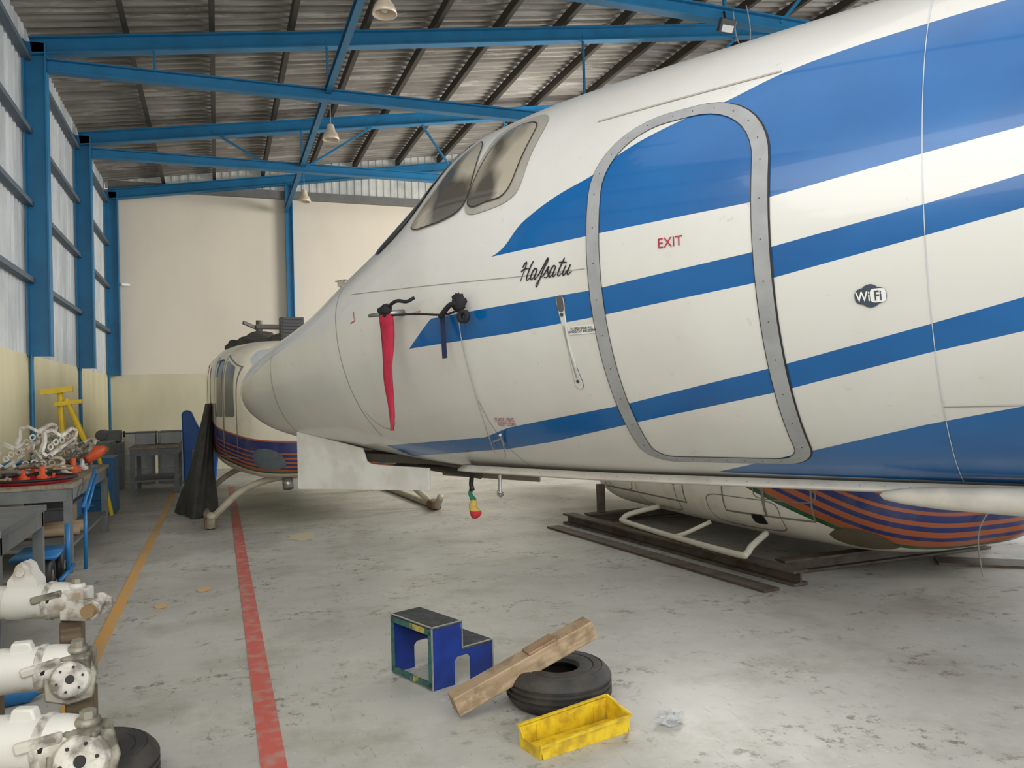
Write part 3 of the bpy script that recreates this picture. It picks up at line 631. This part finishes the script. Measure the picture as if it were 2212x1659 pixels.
heli((1.40,10.3,.57),RD(3),heli_mat('heli_paint_light',.12,.08,.52,cream,2.6),'white helicopter with orange and navy bands on skids',True,HLA)
heli((5.90,4.65,.15),RD(0),heli_mat('heli_paint_cream',.38,.02,.78,S(244,238,224),3.2),'cream helicopter fuselage without skids resting on steel beams',False,HLB)
def cloth_cone(cx,cy,z0,z1,rx0,ry0,rx1,ry1,seed,nf=9,dx=0):
    V=[];F=[];n=60;m=16;rnd=random.Random(seed)
    ph=rnd.random()*6
    for i in range(m+1):
        t=i/m
        for k in range(n):
            a_=2*pi*k/n; f_=1+(.02+.12*t)*math.sin(nf*a_+ph+1.5*math.sin(3*t))+.04*math.sin(13*a_+t*5)+.05*math.sin(9*t+2*a_)
            V.append((cx+dx*t+(rx0+(rx1-rx0)*t**1.2)*f_*math.cos(a_),cy+(ry0+(ry1-ry0)*t**1.2)*f_*math.sin(a_),z0+(z1-z0)*t))
    for i in range(m):
        for k in range(n): F.append((i*n+k,i*n+(k+1)%n,(i+1)*n+(k+1)%n,(i+1)*n+k))
    F.append(tuple(range(n))); return V,F
mk('tarpaulin',cloth_cone(-.13,12.7,1.60,.01,.05,.6,.26,.8,3,4,-.20),tarp,None,True,label='dark tarpaulin draped beside the white helicopter',cat_='tarpaulin')
# steel frame under second helicopter
stl=paint('beam_steel',S(104,96,86),.6,.3,var=.7,dark=S(76,58,42),scale=5)
mk('steel_beam',ibeam((4.02,8.9,.065),(4.36,5.15,.065),.15,.12),stl,label='long rusty steel beam lying on the floor',cat_='steel beam')
mk('steel_plate',box((3.88,6.9,.012),(.16,3.6,.02),RD(5)),stl,label='flat rusty steel plate on the floor',cat_='steel plate')
mk('steel_beam',ibeam((4.48,5.55,.065),(6.9,5.55,.065),.13,.12),stl,label='dark steel cross beam carrying helicopter fuselage',cat_='steel beam')
mk('steel_beam',ibeam((4.2,8.75,.065),(7.0,8.75,.065),.13,.12),stl,label='dark steel cross beam carrying helicopter fuselage',cat_='steel beam')
mk('steel_plate',box((6.5,4.9,.01),(1.3,.3,.018),RD(-40)),stl,label='flat rusty steel plate on the floor',cat_='steel plate')
mk('steel_post',box((4.40,8.75,.30),(.08,.08,.34)),stl,label='short steel post on the beam frame',cat_='steel post')
# ------------------------------------------------------------ FLOOR OBJECTS
e=emp('step_stool','dark blue two-step metal stool with black treads','step stool',(1.06,4.19,0),(0,0,RD(20)))
bp=paint('stool_blue',S(26,54,134),.4,var=.45,dark=S(14,30,84),scale=9); alu=paint('aluminium_edge',S(190,192,190),.35,.7,var=.6,scale=20); trd=paint('tread_black',S(44,50,52),.85,var=.5,dark=S(80,82,80),bump=.5,scale=20)
side=[(0,0),(.15,0),(.15,.13),(.17,.15),(.24,.15),(.26,.13),(.26,0),(.42,0),(.42,.185),(.2,.185),(.2,.335),(0,.335)]
for yy in (.006,.41): mk('side_panel',plate(side,.006,'XZ',yy),bp,e)
mk('tread',box((.1,.208,.338),(.205,.42,.014)),trd,e,bev=.003); mk('tread',box((.31,.208,.188),(.225,.42,.014)),trd,e,bev=.003)
mk('riser_panel',box((.2,.208,.26),(.006,.4,.15)),bp,e)
mk('edge_trim',J(bar((0,0,.345),(.2,0,.345),.008,.005),bar((0,0,.345),(0,.416,.345),.008,.005),bar((0,.0,0),(0,0,.34),.008,.008),bar((0,.41,0),(0,.41,.34),.008,.008),bar((.2,0,.195),(.42,0,.195),.008,.005),bar((.42,0,0),(.42,0,.19),.008,.008),bar((.205,0,.19),(.205,0,.345),.006,.006)),alu,e)
def tape():
    m,nt,b=nodes('tape_green'); co=objco(nt); c=mix(nt,ramp(nt,noise(nt,scaled(nt,co,(1,6,1)),1.5,3),.54,.57),S(52,100,88),S(178,164,80)); c=mix(nt,math_(nt,'MULTIPLY',ramp(nt,noise(nt,co,22,6),.5,.6),.5),c,S(36,52,90)); nt.links.new(c,b.inputs['Base Color']); return m
mk('frame_rail',J(box((-.002,.208,.318),(.012,.4,.03)),box((-.002,.208,.03),(.012,.4,.03)),box((-.002,.018,.17),(.012,.02,.3)),box((-.002,.398,.17),(.012,.02,.3))),tape(),e,label='green and yellow taped frame rails')
tm=paint('tyre_rubber',S(44,43,42),.65,var=.5,dark=S(76,70,62),bump=.3,scale=8)
def tyre(name,loc,R_,r_,h,label,rot=(0,0,0)):
    pf=[(r_,.03*h/.16),(r_+.01,.012),(r_+.05,.0),(R_-.06,.004),(R_-.03,.015),(R_-.008,.04),(R_,.055)]
    for z in (.35,.5,.65): pf+=[(R_,h*z-.008),(R_-.01,h*z-.005),(R_-.01,h*z+.005),(R_,h*z+.008)]
    pf+=[(R_,h-.055),(R_-.008,h-.04),(R_-.03,h-.015),(R_-.045,h-.006),(R_-.05,h-.010),(R_-.055,h-.004),(R_-.09,h-.006),(R_-.095,h-.012),(R_-.1,h-.006),(r_+.05,h-.006),(r_+.012,h-.012),(r_,h-.03),(r_+.03,h-.05),(R_-.04,h*.5),(r_+.03,.05)]
    return mk(name,rev(pf,72,'Z',True),tm,None,'a',label=label,cat_='tyre',loc=loc,rot=rot)
tyre('tyre',(1.635,3.80,0),.275,.10,.195,'worn black aircraft tyre lying flat under a timber')
tyre('tyre',(-.54,3.66,0),.28,.12,.2,'black tyre lying flat beneath a white strut')
def woodm(name,c1,c2):
    m,nt,b=nodes(name); co=objco(nt); w=N(nt,'ShaderNodeTexWave'); w.bands_direction='Y'; w.inputs['Scale'].default_value=5; w.inputs['Distortion'].default_value=6; w.inputs['Detail'].default_value=4; nt.links.new(scaled(nt,co,(.6,6,6)),w.inputs['Vector'])
    c=mix(nt,w.outputs['Fac'],c1,c2); c=mix(nt,math_(nt,'MULTIPLY',ramp(nt,noise(nt,co,14,6),.48,.62),.5),c,S(104,84,64)); nt.links.new(c,b.inputs['Base Color']); b.inputs['Roughness'].default_value=.85
    bp=N(nt,'ShaderNodeBump'); bp.inputs['Strength'].default_value=.3; bp.inputs['Distance'].default_value=.005; nt.links.new(w.outputs['Fac'],bp.inputs['Height']); nt.links.new(bp.outputs[0],b.inputs['Normal']); return m
WD=woodm('wood_timber',S(176,154,124),S(150,128,100))
tl=.82; ang2=RD(20)
mk('timber_beam',box((tl/2,0,.05),(tl,.11,.1)),WD,None,label='rough squared timber leaning across the tyre',cat_='timber',loc=(1.08,3.80,.025),rot=(0,-ang2,RD(1)),bev=.006)
mk('wood_block',box((0,0,.008),(.17,.085,.014)),woodm('wood_offcut',S(162,134,104),S(136,110,84)),None,label='small wooden offcut on top of the timber',cat_='wood block',loc=(1.08+.52*math.cos(ang2)-.1*math.sin(ang2),3.80,.025+.52*math.sin(ang2)+.1*math.cos(ang2)),rot=(0,-ang2,RD(4)),bev=.003)
e=emp('parts_bin','scratched yellow plastic open parts bin','storage bin',(1.28,3.21,0),(0,0,RD(12)))
yb=paint('bin_yellow',S(222,190,36),.5,var=.7,dark=S(166,130,30),scale=14)
Lb,Wb=.52,.17
mk('tray',J(box((Lb/2,Wb/2,.005),(Lb-.02,Wb-.02,.008)),
 plate([(0.02,0),(Lb-.02,0),(Lb,.075),(0,.062)],.006,'XZ',.0),
 plate([(0.02,0),(Lb-.02,0),(Lb,.115),(.0,.095)],.006,'XZ',Wb),
 plate([(0,.0),(Wb,.0),(Wb,.095),(Wb*.8,.05),(0,.05)],.006,'YZ',.008),
 plate([(0,.0),(Wb,.0),(Wb,.115),(Wb*.8,.12),(0,.08)],.006,'YZ',Lb-.008)),yb,e,bev=.001)
mk('rim',J(bar((0,-.006,.062),(Lb,-.006,.075),.014,.01),bar((0,Wb+.004,.095),(Lb,Wb+.004,.115),.014,.012),bar((Lb,0,.08),(Lb,Wb,.118),.012,.01)),yb,e)
mk('divider_ribs',J(*[box((.1+.11*i,Wb-.006,.048),(.005,.008,.07)) for i in range(4)]),yb,e)
m,nt,b=nodes('clear_plastic'); b.inputs['Base Color'].default_value=(*S(225,228,228),1); b.inputs['Roughness'].default_value=.15; b.inputs['Transmission Weight'].default_value=.6; b.inputs['IOR'].default_value=1.1
rnd=random.Random(9);V,F=blob((0,0,.025),.062,11,(1.1,.8,.45)); V=[(p[0]+rnd.uniform(-.01,.01),p[1]+rnd.uniform(-.01,.01),max(.002,p[2]+rnd.uniform(-.012,.012))) for p in V]
mk('plastic_bag',(V,F),m,None,False,label='crumpled clear plastic bag on the floor',cat_='plastic bag',loc=(2.0,3.32,0))
# ------------------------------------------------------------ LEFT SIDE
gb=paint('bench_grey',S(112,116,116),.6,var=.4); wt=woodm('wood_top',S(150,138,120),S(116,104,90))
def bench(name,x0,x1,y0,y1,z,label,topm):
    e=emp(name,label,'workbench' if 'bench' in name else 'table',((x0+x1)/2,(y0+y1)/2,0))
    w,d=(x1-x0),(y1-y0)
    mk('table_top',box((0,0,z-.02),(w,d,.045)),topm,e,bev=.004)
    for sx in (-1,1):
        for sy in (-1,1): mk('leg',box((sx*(w/2-.05),sy*(d/2-.06),(z-.04)/2),(.07,.07,z-.04)),gb,e)
    mk('apron',J(box((w/2-.03,0,z-.1),(.03,d-.1,.12)),box((-w/2+.03,0,z-.1),(.03,d-.1,.12)),box((0,d/2-.03,z-.1),(w-.1,.03,.12)),box((0,-d/2+.03,z-.1),(w-.1,.03,.12))),gb,e)
    mk('shelf',box((0,0,.25),(w-.06,d-.06,.03)),gb,e)
    return e
bench('workbench',-2.28,-1.28,5.7,7.1,.84,'grey steel workbench with bare grey top',gb)
bench('workbench',-2.28,-1.33,8.6,11.3,.86,'grey workbench with worn wooden top and clutter',wt)
bench('table',-1.5,-.68,15.4,16.8,.86,'small grey wooden table with lower shelf',wt)
strw=paint('strut_white',S(210,208,201),.5,var=.85,dark=S(144,128,106),scale=5,coat=.05,lo=.47,hi=.62)
stm=paint('hub_metal',S(150,146,132),.5,.35,var=.8,dark=S(62,54,46),scale=14)
flm=paint('flange_white',S(202,198,188),.5,var=.8,dark=S(84,74,62),scale=16)
def strut(loc,rz,tilt,sc_,label,extra,text=None,ears=False,fr=1.0,fx=.02):
    e=emp('landing_gear_strut',label,'landing gear part',loc,(tilt,0,rz),group='white landing gear struts'); e.scale=(sc_,)*3
    pf=[(0,-1.0),(.085,-1.0),(.085,-.72),(.1,-.71),(.1,-.64),(.088,-.63),(.088,-.36),(.094,-.355),(.096,-.30),(.091,-.25),(.096,-.10),(.09,-.04),(.08,-.02),(0,-.02)]
    mk('strut_tube',rev(pf,40,'X'),strw,e,'a')
    mk('collar_ring',rev([(.094,-.155),(.101,-.15),(.101,-.13),(.094,-.12)],36,'X',True),flm,e,'a')
    mk('knuckle',J(box((.0,-.01,.0),(.12,.13,.13)),cyl((0.0,-.01,.06),(.0,-.01,.09),.045,8)),stm if extra else strw,e,'a',bev=.012)
    mk('cap_nut',cyl((0.0,-.01,.09),(.0,-.01,.115),.026,6),stm,e,'a')
    mk('casting_arm',bar((-.05,-.07,.05),(-.2,-.095,.02),.03,.04),flm if extra else stm,e,'a',bev=.01)
    M=Matrix.Translation((fx,-.10,-.02))@Matrix.Rotation(RD(68),4,'X')@Matrix.Rotation(.2,4,'Y')@Matrix.Scale(fr,4)
    if not ears:
        mk('flange_plate',xf(plate([(-.10,-.09),(.0,-.115),(.1,-.09),(.115,.02),(.08,.10),(-.08,.10),(-.115,.03)],.02,'XY',-.03),M),stm if extra else flm,e,'a',bev=.006)
        mk('hub_flange',xf(rev([(.018,-.01),(.02,.006),(.03,.012),(.055,.014),(.078,.008),(.088,-.004),(.09,-.018),(.075,-.035),(.05,-.05),(0,-.05)],36),M),flm,e,'a')
        for k in range(6):
            a_=k*pi/3+.3; mk('bolt',xf(cyl((.056*math.cos(a_),.056*math.sin(a_),.01),(.056*math.cos(a_),.056*math.sin(a_),.018),.0065,6),M),dk,e)
        mk('hub_bore',xf(cyl((0,0,-.012),(0,0,.004),.018,14),M),dk,e)
    if ears:
        lug=[(-.08,0),(.08,0),(.075,.05),(.045,.09),(.03,.13),(0,.15),(-.03,.13),(-.045,.09),(-.075,.05)]
        mk('clevis_lug',J(tr(plate(lug,.09,'XZ',0),-.27,0,.07),cyl((-.27,-.07,.17),(-.27,.07,.17),.024,16)),strw,e,'a')
        mk('clevis_ring',xf(rev([(.04,-.03),(.065,-.03),(.065,.03),(.04,.03)],24,'Y',True),Matrix.Translation((-.62,-.02,.12))),strw,e,'a')
        mk('clevis_fork',J(tr(plate([(-.08,-.05),(.08,-.06),(.13,-.02),(.13,.03),(.08,.06),(-.08,.05)],.025,'XZ',-.07),.02,0,-.04),tr(plate([(-.08,-.05),(.08,-.06),(.13,-.02),(.13,.03),(.08,.06),(-.08,.05)],.025,'XZ',.06),.02,0,-.04),cyl((.10,-.1,-.04),(.10,.09,-.04),.02,12)),flm,e,'a',bev=.005)
        mk('tan_bushing',cyl((.10,-.12,-.04),(.10,-.08,-.04),.035,16),paint('bushing_tan',S(150,124,88),.6),e,'a')
    else:
        mk('clevis_lug',tr(plate([(-.05,0),(.05,0),(.035,.045),(-.035,.045)],.045,'XZ',0),-.22,0,.08),strw,e,'a',bev=.008)
    mk('opening',box((-.13,-.085,.02),(.05,.02,.035)),dk,e,bev=.004)
    if text:
        cy_=lambda r:(lambda x,t:(x,-r*math.cos(t/r),r*math.sin(t/r)))
        L=[(-.52+.24*u,-.085+.16*v) for u,v in [(0,0),(.25,0),(.5,0),(.75,0),(1,0),(1,.25),(1,.5),(1,.75),(1,1),(.75,1),(.5,1),(.25,1),(0,1),(0,.75),(0,.5),(0,.25)]]
        mk('paper_label',fill(L,cy_(.0975),8),paint('label_yellow',S(214,204,140),.6),e)
        V,F=textgeo(text,.044,0,.001); mk('label_lettering',([cy_(.0995)(-.325-v[1],-.005+v[0]) for v in V],F),paint('ink_purple',S(70,40,90),.6),e,label='dark hand lettering on yellow label')
    return e
R20=RD(-20.5)
strut((-.47,3.30,.36),R20,0,1.08,'dirty white landing gear strut with flanged hub and label',True,'L MAIN')
strut((-.62,4.1,.42),R20+.22,.10,1.05,'white landing gear strut with corroded hub flange',True,None,False,.9,-.01)
strut((-.80,5.3,.46),R20+.05,0,1.1,'clean white landing gear strut with lug',False,None,True)
wb=woodm('wood_rough',S(120,104,84),S(88,74,58))
for p,s in (((-1.15,4.35,.15),.30),((-1.5,5.55,.17),.34)):
    mk('wood_block',box((0,0,0),(.3,.25,s)),wb,None,label='rough wooden support block under white struts',cat_='wood block',loc=p,bev=.01)
for p in ((-.62,4.14,.15),(-.84,5.33,.17)):
    mk('wood_block',box((0,0,0),(.12,.12,p[2]*2)),wb,None,label='small wooden chock under strut hub',cat_='wood block',loc=p,bev=.01)
bl2=paint('blue_tool',S(30,110,170),.4)
mk('gas_cylinder',rev([(0,-.2),(.04,-.2),(.055,-.18),(.055,.15),(.03,.19),(.02,.22),(0,.22)],20,'X'),bl2,None,True,label='small blue cylinder between the white struts',cat_='gas cylinder',loc=(-1.15,4.95,.055),rot=(0,0,.2))
orgm=paint('orange_part',S(206,84,40),.5); redm=paint('red_tray',S(176,36,44),.5)
def ringgeo(R_,r_,c,n=40): return tube([(c[0]+R_*math.cos(2*pi*i/n),c[1]+R_*math.sin(2*pi*i/n),c[2]) for i in range(n)],r_,8,True)
e=emp('red_tray','round red tray with black rim on workbench','tray',(-1.72,8.98,.86))
mk('dish',rev([(0,.01),(.3,.01),(.36,.05),(.37,.05),(.31,0),(0,0)],40),redm,e,True); mk('rim',ringgeo(.365,.015,(0,0,.05)),dk,e,True)
def bracket(loc,rot,s,col,lab):
    e=emp('metal_bracket',lab,'machine part',loc,rot,group='loose metal parts on workbench')
    out=[(0,0),(.5,.05),(.55,.12),(.5,.18),(.3,.16),(.2,.3),(.1,.32),(.05,.2),(-.05,.1)]
    g=[]
    P=[(x*s,z*s) for x,z in out]
    for k in range(len(P)):
        p,q=P[k],P[(k+1)%len(P)]; g.append(bar((p[0],0,p[1]),(q[0],0,q[1]),.04*s,.05*s,(0,1,0)))
    for x,z in ((.1,.1),(.2,.12),(.3,.1),(.4,.11)): g.append(xf(tube([(.035*s*math.cos(t),0,.035*s*math.sin(t)) for t in [2*pi*i/14 for i in range(14)]],.012*s,6,True),Matrix.Translation((x*s,0,z*s))))
    mk('frame',J(*g),col,e,'a'); mk('pivot',cyl((0,-.05*s,0),(0,.05*s,0),.03*s,12),stm,e)
rnd=random.Random(21)
for i,(x,y,z) in enumerate([(-2.0,9.6,.95),(-1.8,9.9,1.05),(-1.95,10.4,.98),(-1.7,10.7,.95),(-2.05,10.1,1.12),(-1.6,10.3,.96),(-1.75,11.0,1.0),(-2.05,9.3,1.0),(-1.7,9.5,1.08)]):
    bracket((x,y,z),(rnd.uniform(-.9,.9),rnd.uniform(-.5,.3),rnd.uniform(-1,1)),.7 if i%2 else .8,(strw,stm,strw,strw)[i%4],'perforated metal arm in pile on workbench')
stp=paint('strap_tan',S(164,142,114),.8)
for i in range(14):
    x=-2.05+.12*(i%5);y=8.95+.16*i
    pts=[(x+.10*math.sin(1.7*k+i),y+.055*k-.12+rnd.uniform(-.03,.03),.895+.05*(i%3)+.03*rnd.random()) for k in range(6)]
    mk('hose',tube(cat(pts,6),(.014,.02,.026,.032)[i%4],8),(stp,gb,stm,dk,stp,bl2,strw)[i%7],None,True,label='coiled worn hose or strap piled on workbench',cat_='hose',group='hoses piled on workbench')
for i in range(20):
    x=-2.15+.72*((i*7)%20)/20;y=8.7+.12*i;r_=rnd.uniform(.025,.06);h=rnd.uniform(.06,.18)
    mk('metal_fitting',J(rev([(0,0),(r_,0),(r_,h*.4),(r_*.6,h*.5),(r_*.6,h),(r_*.3,h),(r_*.3,h*.6),(0,h*.6)],16),box((r_,0,h*.2),(r_,r_*.6,h*.3))),rnd.choice((stm,gb,strw,orgm,dk)),None,'a',label='small loose metal fitting on workbench',cat_='machine part',group='fittings on workbench',loc=(x,y,.865))
mk('orange_canister',rev([(0,0),(.07,0),(.075,.02),(.075,.18),(.05,.22),(.03,.26),(0,.26)],20,'X'),orgm,None,True,label='orange canister lying on workbench clutter',cat_='canister',loc=(-1.5,10.55,.98),rot=(0,-.5,.3))
e=emp('blue_bracket','blue tubular bracket leaning against the workbench edge','bracket',(-1.26,8.8,0))
mk('frame',J(tube([(0,-.1,.62),(.03,.55,.95)],.017,8),tube([(.01,.1,.58),(.03,.62,.88)],.017,8),tube([(.0,.0,0),(.0,.05,.68)],.017,8)),bl2,e,True)
e=emp('hand_trolley','small blue trolley with black wheels under workbench','trolley',(-1.5,7.9,0))
wheelg=rev([(.05,-.03),(.12,-.035),(.15,-.02),(.155,0),(.15,.02),(.12,.035),(.05,.03)],28,'X',True)
for x,y in ((-.05,0),(.12,.35),(.1,-.1)): mk('wheel',tr(wheelg,x,y,.155),dk,e,True); mk('wheel_hub',cyl((x-.03,y,.155),(x+.03,y,.155),.05,14),stm,e)
mk('handle_frame',J(tube([(.2,.2,.1),(.2,.2,.55)],.02,8),tube([(.2,-.2,.12),(.2,.5,.12)],.02,8),box((0,.1,.32),(.35,.6,.03))),bl2,e,True)
for i in range(3):
    mk('metal_pipe',tube([(-1.9,9.2+.25*i,.32),(-1.38,9.3+.25*i,.32)],.045,14),stp,None,True,label='short tan pipe stored on lower bench shelf',cat_='pipe',group='pipes on bench shelf')
for i in range(3):
    e=emp('storage_box','grey metal storage box on lower bench shelf','box',(-1.8,10.1+.38*i,.267),group='boxes on bench shelf'); mk('body',box((0,0,.1),(.4,.3,.2)),(gb,stp,bl2)[i],e,bev=.01); mk('lid',box((0,0,.21),(.42,.32,.025)),gb,e,bev=.005)
for i in range(2):
    e=emp('storage_box','pale grey lidded container on the small table','box',(-1.28+.42*i,16.3,.866),group='containers on small table'); mk('body',box((0,0,.11),(.34,.4,.22)),paint('container_grey',S(150,154,154),.5),e,bev=.01); mk('lid',box((0,0,.23),(.36,.42,.025)),gb,e,bev=.005)
ym=paint('yellow_stand',S(224,190,30),.5,var=.3)
e=emp('yellow_stand','yellow painted steel support stand leaning on the floor','stand',(-1.72,12.2,0),(0,RD(-6),0)); e.scale=(1.12,1.12,1.08)
mk('frame',J(tube([(-.15,0,.9),(-.10,.05,1.72)],.034,8),tube([(.14,0,.9),(-.04,0,1.6)],.034,8),box((-.12,0,1.72),(.34,.1,.07)),box((-.02,0,1.55),(.3,.08,.05)),box((.05,0,.9),(.55,.3,.06)),tube([(-.16,0,0.02),(-.15,0,.9)],.025,8),tube([(.28,0,.05),(.22,0,.9)],.025,8)),ym,e)
bcm=paint('cabinet_blue',S(30,100,150),.5,var=.3)
e=emp('blue_cabinet','blue steel tool cabinet against the wall','cabinet',(-1.85,12.9,0))
mk('body',box((0,.4,.42),(.76,.7,.84)),bcm,e,bev=.01)
for i in range(4): mk('drawer',box((0,.04,.12+.19*i),(.7,.02,.16)),bcm,e,bev=.004); mk('handle',box((0,.02,.16+.19*i),(.25,.02,.02)),chrome,e)
for x in (-1.55,-.9):
    e=emp('drum','pale grey steel drum behind the table','drum',(x,18.0,0),group='pale steel drums')
    mk('shell',rev([(0,0),(.29,0),(.3,.02),(.3,.3),(.31,.31),(.3,.32),(.3,.6),(.31,.61),(.3,.62),(.3,1.03),(.29,1.05),(.27,1.03),(0,1.03)],32),paint('drum_pale',S(206,210,210),.45,var=.3),e,'a'); mk('band',ringgeo(.302,.012,(0,0,1.04)),gb,e,True)
e=emp('grey_machine','grey bench grinder machine on pedestal against wall','machine',(-2.0,17.0,0))
mk('body',J(box((0,0,.45),(.5,.6,.9)),box((.05,0,1.02),(.35,.4,.22)),cyl((-.1,-.25,1.05),(-.1,.25,1.05),.1,18)),gb,e,bev=.02); mk('dial',cyl((.26,0,1.05),(.29,0,1.05),.06,14),dk,e)
e=emp('grey_cabinet','low grey steel cabinet against the yellow wall','cabinet',(-2.0,14.9,0))
mk('body',box((0,0,.5),(.6,1.0,1.0)),gb,e,bev=.01); mk('door',box((.305,-.25,.5),(.02,.46,.9)),gb,e,bev=.004); mk('door',box((.305,.25,.5),(.02,.46,.9)),gb,e,bev=.004)
e=emp('blue_seat_stand','blue curved seat back on a stand near the back wall','seat',(-.32,17.4,0))
sb=[(-.35,.0),(.25,.0),(.3,.5),(.33,.8),(.35,1.15),(.28,1.2),(.22,1.15),(.1,1.1),(-.05,1.1),(-.12,1.25),(-.2,1.45),(-.3,1.48),(-.38,1.42)]
mk('seat_shell',plate(sb,.5,'XZ',0),paint('seat_blue',S(30,88,164),.5),e,bev=.03); mk('panel',box((-.05,-.26,.45),(.3,.02,.5)),gb,e,bev=.01); mk('cushion',box((.2,-.1,1.62),(.2,.2,.08)),dk,e,bev=.02); mk('post',bar((.2,0,1.1),(.2,0,1.6),.03,.03),dk,e)
# ------------------------------------------------------------ LIGHT
w=bpy.data.worlds.new('world'); sc.world=w; w.use_nodes=True; bg=w.node_tree.nodes['Background']; bg.inputs[0].default_value=(.93,.96,1,1); bg.inputs[1].default_value=1.45
def area(name,loc,target,sx,sy,pw,col):
    l=bpy.data.lights.new(name,'AREA'); l.shape='RECTANGLE'; l.size=sx; l.size_y=sy; l.energy=pw; l.color=col
    o=bpy.data.objects.new(name,l); COL.objects.link(o); o.location=loc
    o.rotation_euler=(Vector(target)-Vector(loc)).to_track_quat('-Z','Y').to_euler(); return o
area('rear_fill',(1,-6,3.2),(2,10,1.5),9,5,430,(1,.99,.96))  # unseen area lamp added behind the camera, stands in for incoming daylight
area('left_fill',(-2.0,1.0,4.2),(5,7,1.5),7,2.6,190,(1,.97,.93))  # added out-of-frame lamp, stands in for light from the wall sheets
area('right_fill',(16,6,4.5),(4,12,1),9,4,620,(1,.97,.93))  # added lamp out of view, fills in light from the right
area('overhead_fill',(1.0,.5,6.2),(1.2,2,0),8,7,200,(1,.99,.96))  # no ceiling fixture, an unseen lamp added to brighten the floor
area('far_fill',(9.0,14.2,5.0),(0,19,3),3.5,2.5,500,(1,.97,.92))  # lamp added out of sight behind the fuselage to brighten the back wall
area('bay_fill',(6.6,8.6,4.6),(3.8,6.6,0),3,2.5,170,(1,.98,.95))  # lamp added behind the aircraft, hidden, to lift the cream helicopter's shaded side
